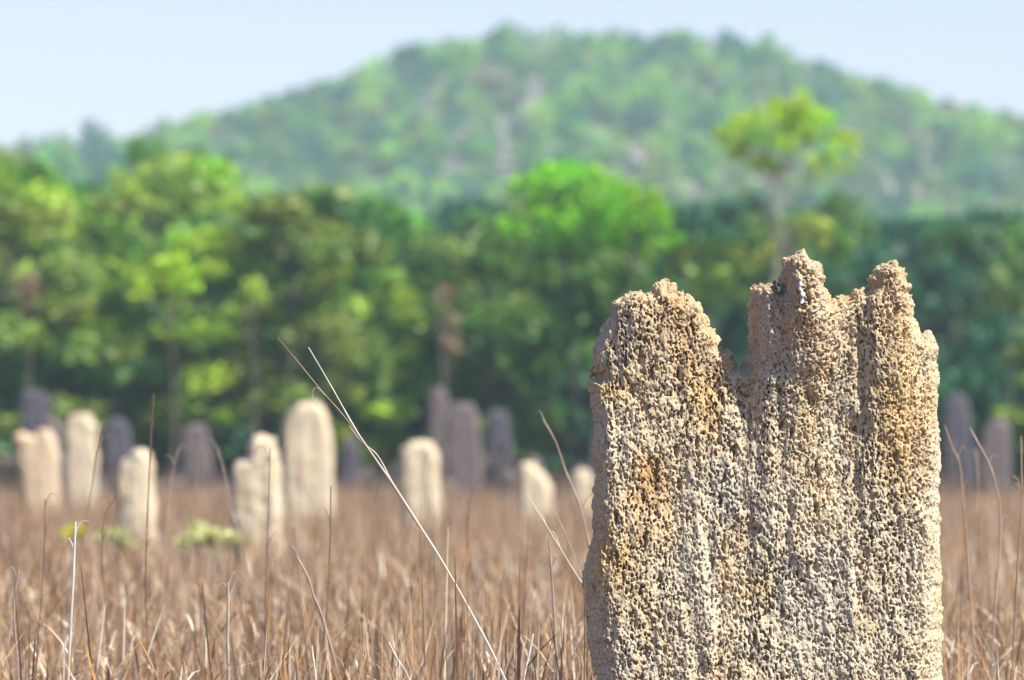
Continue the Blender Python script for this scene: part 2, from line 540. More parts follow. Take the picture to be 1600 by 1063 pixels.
# white dropping streak running down the highest crest
sp = curve([px(1247, 433, 1), px(1250, 445, 1), px(1249, 452, 1), px(1254, 460, 1), px(1252, 475, 1)], 16)
sg = Geo()
rs = random.Random(4)
mco = np.empty(len(me.vertices) * 3, np.float32); me.vertices.foreach_get('co', mco); mco = mco.reshape(-1, 3)
fr = mco[(mco[:, 1] < 0) & (mco[:, 2] > mz(490)) & (np.abs(mco[:, 0] - mx(1250)) < 0.06)]
rr = np.random.default_rng(8)
dense = np.array([sp[int(t)] * (1 - t % 1) + sp[min(int(t) + 1, len(sp) - 1)] * (t % 1) for t in np.linspace(0, len(sp) - 1.001, 60)])
Vs = []; Fs = []
for k, q in enumerate(dense):
    X = q[0] * FPX + 800; Y = HOR - (q[2] - EYE) * FPX
    xx, zz = mx(X), mz(Y)
    w = 0.0035 + 0.0045 * abs(math.sin(k * 0.31)) * (1 - 0.3 * k / 60)
    row = []
    for s_ in (-1, -0.33, 0.33, 1):
        ax = xx + s_ * w
        dd = (fr[:, 0] - ax) ** 2 + (fr[:, 2] - zz) ** 2
        n_ = np.argsort(dd)[:5]
        Vs.append((ax, float(fr[n_, 1].min()) - (0.0060 if abs(s_) < 0.5 else 0.0030), zz))
Vs = np.array(Vs)
i, j = np.meshgrid(np.arange(len(dense) - 1), np.arange(3), indexing='ij')
Fs = np.stack([i * 4 + j, i * 4 + j + 1, (i + 1) * 4 + j + 1, (i + 1) * 4 + j], -1).reshape(-1, 4)
ds = link('dropping_streak', mesh_np('dropping_streak', Vs, Fs, M_WHITE, True), main)
ds['label'] = 'thin white bird dropping streak down the tallest crest'


def small_disp_factory(seed, amp):
    def f(co, no):
        P = co.astype(np.float64)
        h = amp * (0.016 * fbm(P * np.array([7, 7, 3.0]), 3, seed) + 0.014 * fbm(P * np.array([30, 30, 14]), 2, seed + 5))
        f1, r1 = worley(P * np.array([1, 1, .5]) / 0.05, seed)
        h = h - amp * 0.014 * (1 - sstep(0.2, 0.5, f1)) + amp * 0.01 * (0.5 - f1)
        return no * h[:, None].astype(np.float32), None
    return f


def field_mound(cols, d, mat, label, seed, thick=0.16, group='magnetic termite mounds', outline=None):
    """cols: (x0, x1, top row) of the fused columns, in picture units at distance d"""
    xa = min(c[0] for c in cols); xb = max(c[1] for c in cols)
    X = np.linspace(xa, xb, 60)
    top = np.full(60, -9e9)
    for a, b, t in cols:
        u = (X - (a + b) / 2) / ((b - a) / 2)
        hgt = (HOR - t) / FPX * d + EYE
        prof = np.where(np.abs(u) <= 1, hgt - (b - a) / FPX * d * 0.5 * (1 - np.sqrt(np.clip(1 - np.abs(u) ** 2.3, 0, 1))), -9e9)
        top = np.maximum(top, prof)
    rg = np.random.default_rng(seed)
    cx = (xa + xb) / 2
    top = np.maximum(top, top.max() - 0.9)
    for _ in range(3): top[1:-1] = (top[:-2] + top[1:-1] * 2 + top[2:]) / 4
    top = top + rg.normal(0, 0.012, 60)
    xs_ = (X - cx) / FPX * d
    if outline is not None:
        poly = [((x - cx) / FPX * d, EYE + (HOR - y_) / FPX * d) for x, y_ in outline]
        poly = [(poly[0][0] * 1.05, -0.1)] + poly + [(poly[-1][0] * 1.05, -0.1)]
        out_ = [poly[0]]
        for q, q2 in zip(poly[:-1], poly[1:]):
            for t_ in (.33, .66, 1.0): out_.append((q[0] + (q2[0] - q[0]) * t_ + rg.normal(0, .010), q[1] + (q2[1] - q[1]) * t_ + rg.normal(0, .010)))
        poly = out_
    else:                                              # a leaning wedge, broader at the foot, with a ragged top
        Ht = float(top.max()); ln_ = rg.normal(0, 0.03); wb = rg.uniform(1.0, 1.18)
        saw = rg.normal(0, 0.035, 9)
        poly = [(xs_[0] * wb, -0.1), (xs_[0] * wb, Ht * .5)] + [(x * (1 - 0.10 * z / Ht) + ln_ * z, z + np.interp(k3, np.linspace(0, 59, 9), saw)) for k3, (x, z) in enumerate(zip(xs_, top)) if k3 % 3 == 0] + [(xs_[-1] * wb, Ht * .5), (xs_[-1] * wb, -0.1)]
    tm = thick
    def rel(Xg, Zg):
        r = np.zeros_like(Xg)
        for k, (a, b, t) in enumerate(cols):
            u = (Xg - ((a + b) / 2 - cx) / FPX * d) / ((b - a) / 2 / FPX * d)
            r = np.maximum(r, (0.008 + 0.004 * (k % 2)) * np.sqrt(np.clip(1 - u * u, 0, 1)))
        return r + 0.006 * np.sin(Xg * 31 + seed)
    me = mound_mesh('termite_mound', poly, 0.02, 0.017, lambda Z: tm + 0 * Z, lambda Z: 0.07 + 0 * Z, rel, mat, small_disp_factory(seed, 1.0), 2)
    o = link('termite_mound', me)
    o.location = ((cx - 800) / FPX * d, d, 0)
    return tag(o, label, 'termite mound', group)


field_mound([(22, 66, 682), (28, 90, 671)], 78, M_WARM, 'squat orange-tan termite mound with slanting flat top, nearest the left border', 11, outline=[(40, 800), (30, 740), (22, 683), (34, 676), (50, 682), (62, 672), (76, 670), (86, 684), (91, 720), (94, 800)])
field_mound([(62, 97, 652)], 96, M_SHADE_MAUVE, 'dull grey termite mound half hidden behind the squat orange-tan one', 12)
field_mound([(102, 153, 645)], 88, M_PALE, 'slim pale termite mound with evenly rounded top beside the squat orange one', 13, outline=[(108, 800), (103, 720), (102, 668), (110, 652), (126, 645), (141, 650), (151, 668), (153, 715), (149, 800)])
field_mound([(182, 225, 716), (192, 242, 702)], 56, M_PALE, 'short pale termite mound with one low shoulder, behind the tall dark thin stalk', 14, outline=[(190, 850), (184, 790), (182, 735), (190, 722), (200, 716), (208, 704), (222, 701), (235, 711), (241, 735), (243, 850)])
field_mound([(360, 405, 716), (378, 440, 680)], 51, M_PALE, 'pale two-stepped termite mound in front of the tall rounded one', 15, outline=[(368, 860), (361, 790), (361, 735), (370, 720), (384, 716), (388, 694), (398, 682), (413, 680), (426, 688), (434, 708), (440, 750), (441, 860)])
field_mound([(440, 522, 630), (452, 510, 626)], 74, M_PALE, 'tallest and broadest pale round-topped termite mound out in the field', 16, 0.2, outline=[(450, 820), (443, 740), (440, 685), (444, 660), (456, 642), (470, 630), (486, 627), (500, 633), (512, 651), (519, 690), (522, 820)])
field_mound([(625, 686, 690)], 68, M_PALE, 'flat-topped pale termite mound standing behind the long leaning stalk', 17, outline=[(632, 820), (626, 750), (628, 703), (640, 691), (660, 689), (676, 694), (685, 715), (688, 820)])
field_mound([(808, 842, 722), (830, 862, 742)], 76, M_PALE, 'low pale lopsided termite mound behind the bent straw stalks', 18, outline=[(816, 830), (811, 765), (808, 738), (815, 724), (830, 723), (842, 734), (853, 746), (861, 762), (866, 830)])
field_mound([(893, 930, 732)], 77, M_PALE, 'small pale termite mound close beside the edge of the huge pitted mound', 19, outline=[(896, 820), (893, 760), (894, 742), (903, 732), (915, 734), (924, 748), (928, 820)])
field_mound([(30, 76, 606)], 112, M_SHADE_GREY, 'tall dark grey termite mound rising above the squat orange one, at the trees', 20, outline=[(33, 820), (32, 650), (34, 612), (44, 608), (56, 612), (66, 608), (74, 622), (76, 820)])
field_mound([(164, 208, 655)], 113, M_SHADE_GREY, 'dark slate termite mound between the slim pale mound and the short shouldered one', 21)
field_mound([(286, 332, 662)], 116, M_SHADE_MAUVE, 'dim mauve termite mound alone before the trees, beside the two-stepped pale mound', 22)
field_mound([(533, 564, 686)], 110, M_SHADE_GREY, 'small slate termite mound just past the tall rounded pale one', 23)
field_mound([(672, 708, 606)], 117, M_SHADE_MAUVE, 'tall narrow pinkish termite mound at the trees, highest of its cluster', 24)
field_mound([(698, 753, 628)], 112, M_SHADE_MAUVE, 'broad grey-mauve termite mound overlapping the tall pinkish one at the trees', 25)
field_mound([(763, 802, 640)], 114, M_SHADE_GREY, 'blue-grey termite mound at the trees, just past the broad mauve one', 26)
field_mound([(918, 948, 645)], 115, M_SHADE_GREY, 'grey termite mound mostly hidden behind the huge pitted mound', 27)
field_mound([(1476, 1518, 614)], 113, M_SHADE_GREY, 'slate termite mound at the trees touching the far edge of the huge mound', 28)
field_mound([(1528, 1578, 656)], 116, M_SHADE_MAUVE, 'low brownish termite mound before the trees at the right border', 29)

# ------------------------------------------------------------------ trees
UP = np.array([0, 0, 1.0])


def leaf_quads(C, size, rg, flat=0.0):
    """rhombic leaf faces at C (n,3) of given sizes"""
    n = len(C)
    a = rg.normal(size=(n, 3)); a /= np.linalg.norm(a, axis=1)[:, None]
    b = rg.normal(size=(n, 3)); b -= (a * b).sum(1)[:, None] * a; b /= np.linalg.norm(b, axis=1)[:, None]
    if flat:
        a[:, 2] *= (1 - flat); b[:, 2] *= (1 - flat)
    s = np.asarray(size).reshape(-1, 1) * np.ones((n, 1))
    V = np.stack([C + a * s, C + b * s * 0.45, C - a * s, C - b * s * 0.45], 1).reshape(-1, 3)
    F = np.arange(n * 4).reshape(-1, 4)
    return V, F


def crown_points(rg, clumps, nleaf):
    """clumps: (cx, cy, cz, r); returns leaf centres clustered with a hollow bias and clump index"""
    C = []; idx = []
    for k, (x, y, z, r) in enumerate(clumps):
        n = max(8, int(nleaf * (r / 0.6) ** 2))
        d = rg.normal(size=(n, 3)); d /= np.linalg.norm(d, axis=1)[:, None]
        rad = r * rg.uniform(0.25, 1.0, n) ** 0.6 * rg.uniform(0.75, 1.15, n)
        p = d * rad[:, None]; p[:, 2] *= 0.72
        C.append(p + (x, y, z)); idx.append(np.full(n, k))
    return np.vstack(C), np.concatenate(idx)


def make_tree(rg, H, R, lo, ncl, nleaf, leaf, r0=0.095, clumps=None, cr=(0.35, 0.75), trunk_pts=None):
    """returns trunk Geo mesh, crown mesh (local, base at origin)"""
    tg = Geo()
    bend = rg.normal(0, 0.05 * H, 2)
    if trunk_pts is None:
        trunk_pts = [(0, 0, -0.1), (bend[0] * .3, bend[1] * .3, H * .25), (bend[0], bend[1], H * .5), (bend[0] * 1.2, bend[1] * 1.2, H * .86)]
    tp = curve(trunk_pts, 16)
    tr = np.linspace(r0, r0 * 0.25, len(tp)); tr[0] *= 1.35
    V, F = tube(tp, tr, 8); tg.add(V, F)
    if clumps is None:
        clumps = []
        for _ in range(ncl):
            th = rg.uniform(0, 2 * np.pi); u = rg.uniform(-1, 1)
            rr_ = R * math.sqrt(max(0.05, 1 - abs(u) ** 2.2)) * rg.uniform(0.35, 1.0)
            z = (lo + H) / 2 + u * (H - lo) / 2
            c = rg.uniform(*cr)
            clumps.append((bend[0] + rr_ * math.cos(th), bend[1] + rr_ * math.sin(th), z - c * 0.4, c))
    for (x, y, z, r) in clumps:
        k = int(np.argmin(np.abs(tp[:, 2] - max(z - R * 0.7, tp[2, 2]))))
        k = min(k, len(tp) - 2)
        s = tp[k]; e = np.array([x, y, z])
        midp = (s + e) / 2 + np.array([0, 0, -0.12 * np.linalg.norm(e - s)]) + rg.normal(0, 0.05, 3)
        P = curve([s, midp, e], 6)
        V, F = tube(P, np.linspace(max(0.018, tr[k] * 0.45), 0.008, len(P)), 5); tg.add(V, F)
    C, idx = crown_points(rg, clumps, nleaf)
    V, F = leaf_quads(C, leaf * rg.uniform(0.7, 1.3, len(C)), rg)
    base = rg.uniform(0.75, 1.25, len(clumps))[idx] * rg.uniform(0.75, 1.25, len(C))
    hue = rg.normal(0, 0.10, len(clumps))[idx]
    t = np.stack([base * (1 + hue), base, base * (1 - hue * 0.5)], -1)
    return tg.mesh('trunk', M_BARK, True), mesh_np('crown', V, F, M_LEAF, False, np.repeat(t, 4, 0))


RG = np.random.default_rng(7)
VARS = []      # woodland trees about 8 m tall
for k in range(7):
    rg = np.random.default_rng(100 + k)
    VARS.append(make_tree(rg, 8.0, rg.uniform(1.5, 2.1), rg.uniform(1.7, 3.2), 44, 95, 0.16))
LOWV = []      # understorey, about 4 m tall, leafy nearly to the ground
for k in range(5):
    rg = np.random.default_rng(200 + k)
    LOWV.append(make_tree(rg, 4.0, rg.uniform(1.2, 1.6), rg.uniform(0.5, 1.0), 24, 85, 0.14, 0.06))
HILLV = []     # hill trees seen small: coarser leaves
for k in range(6):
    rg = np.random.default_rng(300 + k)
    HILLV.append(make_tree(rg, 7.0, rg.uniform(1.8, 2.6), rg.uniform(2.2, 3.2), 22, 40, 0.30, cr=(0.5, 1.0)))

TINTS = {  # albedo of the foliage
    'dark green': (0.040, 0.150, 0.018), 'blue-green': (0.020, 0.140, 0.050), 'mid green': (0.100, 0.240, 0.018), 'olive green': (0.190, 0.270, 0.035),
    'yellow-green': (0.250, 0.380, 0.022), 'bright green': (0.170, 0.380, 0.008), 'dry brown-leaved': (0.24, 0.215, 0.11), 'grey-green': (0.180, 0.240, 0.100)}

SECT = [(60, 'above the squat orange mound'), (130, 'above the slim pale mound'), (225, 'above the short shouldered pale mound'), (330, 'above the dim mauve mound'),
        (435, 'above the two-stepped pale mound'), (540, 'above the tallest pale field mound'), (640, 'above the long leaning stalk'), (720, 'above the tall pinkish mound'),
        (830, 'above the blue-grey mound'), (930, 'beside the edge of the huge mound'), (1070, 'behind the rounded crest of the huge mound'), (1180, 'behind the notch in the huge mound'),
        (1310, 'behind the highest crest of the huge mound'), (1430, 'behind the last pointed crest of the huge mound'), (1530, 'past the far edge of the huge mound'), (9999, 'near the right border')]
HSECT = [(-1, 'beyond the left border'), (110, 'at the low left end'), (230, 'under the first step of the skyline'), (350, 'on the long left-hand flank'), (470, 'midway up the left-hand flank'), (590, 'below the steep left-hand shoulder'),
         (700, 'at the steep left-hand shoulder'), (800, 'close to the summit'), (920, 'just past the summit'), (1040, 'over the bright green crown'), (1130, 'where the crest starts to fall'), (1350, 'behind the lone slender tree'),
         (1460, 'on the falling right-hand flank'), (9999, 'at the low right end')]


def sector(T, X):
    for lim, s in T:
        if X < lim: return s


def place_tree(name, var, X, d, s, tint, label, group, cat='tree', rz=None, sx=1.0, z=None):
    x = (X - 800) / FPX * d
    zz = float(ground_z(x, d)) if z is None else z
    r = empty(name, (x, d, zz), RG.uniform(0, 6.28) if rz is None else rz)
    r.scale = (s * sx, s * sx, s)
    for nm, me in zip(('trunk', 'crown'), var):
        o = link(nm, me, r)
        if nm == 'crown':
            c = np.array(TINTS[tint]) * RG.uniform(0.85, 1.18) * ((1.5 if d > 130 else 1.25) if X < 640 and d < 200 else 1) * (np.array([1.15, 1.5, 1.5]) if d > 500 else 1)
            o.color = (*c, 1)
    return tag(r, label, cat, group)


def top_limit(X):
    """highest picture row woodland tops should reach"""
    return float(np.interp(X, [-300, 0, 60, 150, 230, 330, 400, 470, 530, 590, 650, 760, 800, 1050, 1120, 1300, 1450, 1600, 1900],
                           [222, 232, 236, 225, 215, 240, 225, 240, 262, 305, 325, 322, 318, 322, 308, 304, 308, 312, 312]))


# woodland rows along the far side of the field
rows = [(121, 'front', 20), (127, 'front', 19), (134, 'second', 19), (142, 'second', 17), (152, 'third', 15), (163, 'third', 14), (178, 'deep', 14)]
for ri, (d0, rname, cnt) in enumerate(rows):
    for k in range(cnt):
        X = -330 + (k + RG.uniform(0.1, 0.9)) / cnt * 2300
        d = d0 + RG.uniform(-3, 3)
        front = ri < 3
        full = EYE + (HOR - top_limit(X)) / FPX * d
        if X > 1080: full *= 0.98 if ri > 2 else RG.uniform(0.5, 0.85)
        H = full * (RG.uniform(0.80, 1.02) if not front else RG.uniform(0.72, 1.0) if X < 560 else RG.uniform(0.55, 1.0))
        u = RG.uniform()
        if X > 1060: tint = 'blue-green' if u < .45 else 'dark green' if u < .75 else 'mid green' if u < .93 else 'yellow-green'
        elif X < 560: tint = 'dark green' if u < .04 else 'mid green' if u < .24 else 'olive green' if u < .54 else 'yellow-green' if u < .92 else 'blue-green'
        else: tint = 'dark green' if u < .3 else 'mid green' if u < .6 else 'blue-green' if u < .75 else 'olive green' if u < .96 else 'dry brown-leaved'
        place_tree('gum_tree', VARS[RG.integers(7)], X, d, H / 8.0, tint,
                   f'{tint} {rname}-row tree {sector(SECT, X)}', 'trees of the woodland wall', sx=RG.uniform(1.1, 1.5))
# the even dark backing of the woodland past its middle
for k in range(26):
    X = 520 + (k + RG.uniform(0.2, 0.8)) / 26 * 1500
    d = RG.uniform(184, 198)
    H = (EYE + (HOR - top_limit(X)) / FPX * d) * RG.uniform(0.86, 1.03)
    tint = 'blue-green' if RG.uniform() < .6 else 'dark green'
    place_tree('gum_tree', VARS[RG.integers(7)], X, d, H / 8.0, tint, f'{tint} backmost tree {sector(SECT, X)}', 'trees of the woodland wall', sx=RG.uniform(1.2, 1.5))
# understorey
for k in range(110):
    X = -330 + (k + RG.uniform(0, 1)) / 110 * 2300
    d = RG.uniform(119, 160)
    u = RG.uniform()
    tint = 'dark green' if u < .4 else 'blue-green' if u < .65 else 'mid green' if u < .85 else 'olive green' if u < .93 else 'dry brown-leaved'
    sc_ = RG.uniform(0.65, 1.25); size_ = 'small' if sc_ < .85 else 'middling' if sc_ < 1.05 else 'tall'
    place_tree('understorey_tree', LOWV[RG.integers(5)], X, d, sc_, tint,
               f'{size_} {tint} bush {sector(SECT, X)}', 'low bushy trees under the woodland')

# trees one can single out
def pixel_tree(name, X0, d, clumps, col, label, leaf=0.12, n=170, r0=0.045, ymin=None, seed=1):
    rg_ = np.random.default_rng(seed)
    bx_ = (X0 - 800) / FPX * d
    cl_ = []
    for (X, Y, rp) in clumps:
        p = px(X, Y, d); cl_.append((p[0] - bx_, rg_.normal(0, 0.25), p[2], rp * 1.12 / FPX * d))
    top = max(c[2] for c in cl_)
    tm_, cm_ = make_tree(rg_, top, 1.0, 2, 0, n, leaf, r0, clumps=cl_, trunk_pts=[(0, 0, -.1), (rg_.normal(0, .1), 0, top * .3), (rg_.normal(0, .15), 0, top * .6), (rg_.normal(0, .15), 0, top * .92)])
    r = empty(name, (bx_, d, 0)); tag(r, label, 'tree')
    link('trunk', tm_, r); c = link('crown', cm_, r); c.color = (*col, 1)
    return r


BR = (0.27, 0.62, 0.006)
pixel_tree('gum_tree', 890, 119, [(815, 290, 28), (850, 280, 30), (885, 272, 34), (920, 280, 32), (862, 310, 34), (905, 315, 36), (835, 330, 26), (880, 345, 32), (930, 335, 30), (860, 375, 26), (900, 385, 30), (800, 350, 22), (945, 365, 24)],
           BR, 'brilliant green broad-crowned tree highest over the middle of the woodland', seed=5)
pixel_tree('gum_tree', 1000, 118, [(955, 300, 26), (980, 290, 26), (1005, 315, 30), (970, 330, 28), (1020, 345, 30), (990, 360, 30), (1035, 330, 20), (1010, 390, 28), (1050, 375, 20), (965, 370, 22)],
           (0.25, 0.56, 0.008), 'brilliant green tree beside the broad bright crown, sloping down to the huge mound', seed=6)
pixel_tree('gum_tree', 1110, 117, [(1070, 395, 26), (1105, 385, 26), (1140, 395, 24), (1165, 415, 22), (1085, 425, 26), (1125, 430, 28), (1050, 420, 20), (1150, 455, 22), (1095, 460, 24)],
           (0.30, 0.44, 0.04), 'yellow-green tree showing over the rounded crest of the huge mound', seed=7)
pixel_tree('young_tree', 262, 115, [(272, 408, 20), (240, 425, 22), (265, 430, 24), (295, 425, 18), (222, 448, 22), (250, 455, 22), (285, 450, 20), (210, 465, 14), (300, 442, 12)],
           (0.40, 0.62, 0.008), 'vivid lime crowned young tree shining in the dark wall above the short pale mound', seed=8)
pixel_tree('young_tree', 395, 116, [(398, 445, 16), (388, 462, 18), (406, 458, 14), (370, 470, 10), (350, 495, 12), (362, 488, 12)],
           (0.36, 0.56, 0.012), 'small vivid lime young tree above the two-stepped pale mound', seed=9)
pixel_tree('young_tree', 1572, 116, [(1560, 440, 22), (1585, 450, 24), (1570, 465, 24), (1600, 470, 20), (1552, 460, 14)],
           (0.15, 0.25, 0.05), 'yellow-green bushy young tree at the right border, before the dark trees', seed=10)
pixel_tree('young_tree', 700, 116, [(690, 470, 16), (702, 455, 14), (706, 500, 16), (698, 530, 16), (712, 545, 14)],
           (0.30, 0.21, 0.12), 'dry tan-leaved young tree over the tall pinkish mound', seed=12)
pixel_tree('young_tree', 40, 116, [(30, 440, 16), (48, 452, 18), (38, 475, 16), (52, 435, 12)],
           (0.27, 0.20, 0.11), 'dry tan-leaved young tree over the squat orange mound', seed=13)

# the lone slender tree standing clear above the woodland
d = 116.0
rg = np.random.default_rng(55)
bx = (1205 - 800) / FPX * d
def lp(X, Y, dy=0.0): p = px(X, Y, d); return (p[0] - bx, dy, p[2])
cl = []
for (X, Y, rp, dy) in [(1150, 220, 30, .1), (1135, 205, 20, -.2), (1165, 190, 26, .3), (1185, 215, 30, -.1), (1190, 250, 26, .1), (1205, 262, 18, 0), (1200, 185, 30, -.3), (1228, 175, 32, .2),
                       (1250, 165, 26, -.2), (1268, 180, 32, .1), (1290, 185, 24, .3), (1240, 200, 34, .4), (1225, 225, 24, -.3), (1262, 210, 26, -.2), (1158, 240, 22, .2), (1212, 160, 14, .1),
                       (1255, 148, 14, 0), (1305, 215, 22, .2), (1325, 215, 18, -.1), (1335, 235, 16, .1), (1330, 262, 12, 0), (1300, 240, 22, -.2), (1280, 250, 20, .2), (1310, 262, 14, .2), (1275, 270, 12, -.1)]:
    x, y, z = lp(X, Y, dy); cl.append((x, y, z, rp / FPX * d * 1.0))
tp = [lp(1200, 830), lp(1196, 620, .1), lp(1208, 450), lp(1226, 385, .05), lp(1222, 352), lp(1210, 318), lp(1209, 285), lp(1214, 262)]
tm, cm = make_tree(rg, 8, 1.0, 5, 0, 320, 0.080, 0.045, clumps=cl, trunk_pts=tp)
r = empty('slender_tree', (bx, d, 0))
tag(r, 'lone slender tree with bright open crown rising above the woodland over the huge mound', 'tree')
tm.materials[0] = M_PBARK
link('trunk', tm, r); c = link('crown', cm, r); c.color = (0.40, 0.62, 0.010, 1)
cl2 = []
for (X, Y, rp, dy) in [(1245, 352, 16, 0), (1270, 345, 20, .1), (1290, 355, 18, -.1), (1285, 378, 16, .1), (1195, 400, 20, 0), (1180, 340, 10, .1), (1205, 385, 14, -.1), (1255, 368, 14, .1), (1165, 300, 14, .2)]:
    x, y, z = lp(X, Y, dy); cl2.append((x, y, z, rp / FPX * d))
rg = np.random.default_rng(56)
tg = Geo()
P = curve([lp(1218, 345), lp(1195, 325, .1), lp(1170, 300, .2)], 8); V, F = tube(P, np.linspace(.04, .015, len(P)), 5); tg.add(V, F)
for (x, y, z, r_) in cl2:
    P = curve([lp(1220, 395), ((x + lp(1220, 395)[0]) / 2, 0, z - .15), (x, y, z)], 6); V, F = tube(P, np.linspace(.035, .012, len(P)), 5); tg.add(V, F)
link('branch', tg.mesh('branch', M_BARK, True), r)
C, idx = crown_points(rg, cl2, 120)
V, F = leaf_quads(C, 0.08 * rg.uniform(.7, 1.3, len(C)), rg)
t = np.repeat(rg.uniform(.7, 1.3, (len(C), 1)) * np.ones((1, 3)), 4, 0)
c = link('crown', mesh_np('lower_crown', V, F, M_LEAF, False, t), r); c.color = (0.52, 0.58, 0.04, 1)

# hill trees: the ones along the crest and the front of the slope as things, the rest one mass
def hill_tint(u):
    return 'mid green' if u < .30 else 'olive green' if u < .46 else 'grey-green' if u < .58 else 'yellow-green' if u < .66 else 'blue-green' if u < .90 else 'dry brown-leaved' if u < .93 else 'dark green'


for k in range(64):                                       # along the crest
    X = -60 + (k + RG.uniform(0.1, 0.9)) / 64 * 1760
    d = DR - RG.uniform(0, 22)
    tint = hill_tint(RG.uniform(0, .95))
    s = RG.uniform(0.55, 1.0) if RG.uniform() < .8 else RG.uniform(1.0, 1.25)
    place_tree('hill_tree', HILLV[RG.integers(6)], X, d, s, tint, f'{tint} crest tree {sector(HSECT, X)}', 'trees along the crest of the hill')
for (X, s, t) in [(768, 1.32, 'blue-green'), (632, 1.05, 'mid green'), (682, 1.2, 'mid green'), (1048, 1.1, 'mid green'), (150, 1.3, 'blue-green')]:
    place_tree('hill_tree', HILLV[int(X) % 6], X, DR - 2, s, t, {768: 'thin blue-green tree standing up highest on the summit', 632: 'green tree with clear sky round it on the steep shoulder',
               682: 'rounder green tree standing on the shoulder before the summit', 1048: 'broad green tree on the crest where it starts to fall', 150: 'thin tree poking above the low end of the ridge'}[X], None, sx=0.75)
for k in range(30):                                       # bright ones on the slope
    X = RG.uniform(-50, 1650); d = RG.uniform(600, 770)
    tint = 'bright green' if RG.uniform() < .3 else 'yellow-green'
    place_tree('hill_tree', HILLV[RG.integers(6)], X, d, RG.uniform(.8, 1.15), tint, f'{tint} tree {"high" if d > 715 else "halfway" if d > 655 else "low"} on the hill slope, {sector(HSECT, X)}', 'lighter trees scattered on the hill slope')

rg = np.random.default_rng(99)
crown = Geo(); trunks = Geo()
tmpl = []
for k in range(6):
    me = HILLV[k][1]; n = len(me.vertices)
    v = np.empty(n * 3, np.float32); me.vertices.foreach_get('co', v)
    t = np.empty(n * 4, np.float32); me.color_attributes['tint'].data.foreach_get('color', t)
    tmpl.append((v.reshape(-1, 3), t.reshape(-1, 4)[:, :3]))
cnt = 0
for y0 in np.arange(195, 860, 5.6):
    halfw = 0.09 * y0 * 1.3 + 8
    stp = 5.2 if y0 > 560 else 8.5
    if y0 < 560 and rg.uniform() < 0.45: continue
    for x0 in np.arange(-halfw, halfw, stp):
        if rg.uniform() < 0.05 + 0.28 * sstep(0.1, 0.55, float(vnoise(np.array([[x0 * .045, y0 * .03, 1.0]]), 5)[0])): continue
        x = x0 + rg.uniform(-2.6, 2.6); y = y0 + rg.uniform(-2.6, 2.6)
        s = rg.uniform(0.55, 1.1)
        v, t = tmpl[rg.integers(6)]
        a = rg.uniform(0, 6.28); ca, sa = math.cos(a), math.sin(a)
        vv = np.stack([v[:, 0] * ca - v[:, 1] * sa, v[:, 0] * sa + v[:, 1] * ca, v[:, 2]], -1) * s
        z = float(ground_z(x, y)) - 0.2
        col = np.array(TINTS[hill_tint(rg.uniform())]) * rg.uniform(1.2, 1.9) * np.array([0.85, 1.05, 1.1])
        crown.add(vv + (x, y, z), np.arange(len(vv)).reshape(-1, 4), t * col)
        P = np.array([(x, y, z - .3), (x, y, z + 5.5 * s)]); V, F = tube(P, [.14 * s, .05 * s], 5)
        crown.add(V, F, np.full((len(V), 3), (0.2, 0.17, 0.14)))
        cnt += 1
print('hill mass trees', cnt, 'faces', crown.n // 4)
wd = link('woodland', crown.mesh('woodland', M_LEAF))
tag(wd, 'mass of mixed green trees covering the hazy hill and the flats before it', 'woodland', kind='stuff')

# dry brush under the trees
rg = np.random.default_rng(31)
n = 30000
y = 106 + 44 * rg.uniform(0, 1, n) ** 1.3; x = rg.uniform(-1, 1, n) * (0.09 * y * 1.45 + 3)
keep = vnoise(np.stack([x * .35, y * .35, x * 0], -1), 3) > -0.35
x, y = x[keep], y[keep]; n = len(x)
hmax = 0.9 + 0.75 * (vnoise(np.stack([x * .5, y * .3, x * 0], -1), 8))
C = np.stack([x, y, rg.uniform(0.05, 1, n) * np.clip(hmax, .35, 1.6)], -1)
V, F = leaf_quads(C, rg.uniform(.10, .24, n), rg)
pal = np.array([(0.115, 0.075, 0.062), (0.16, 0.11, 0.085), (0.09, 0.07, 0.07), (0.07, 0.10, 0.035), (0.20, 0.15, 0.11)])
t = pal[rg.choice(5, n, p=[.35, .25, .2, .1, .1])] * rg.uniform(.8, 1.2, (n, 1))
tag(link('dry_undergrowth', mesh_np('dry_undergrowth', V, F, M_LEAF, False, np.repeat(t, 4, 0))),
    'dull purplish brown brush and litter along the foot of the woodland', 'undergrowth', kind='stuff')

# ------------------------------------------------------------------ dry grass
PAL = np.array([(0.35, 0.20, 0.105), (0.44, 0.285, 0.165), (0.18, 0.09, 0.042), (0.58, 0.445, 0.30), (0.44, 0.235, 0.065), (0.07, 0.038, 0.022), (0.74, 0.65, 0.50)])


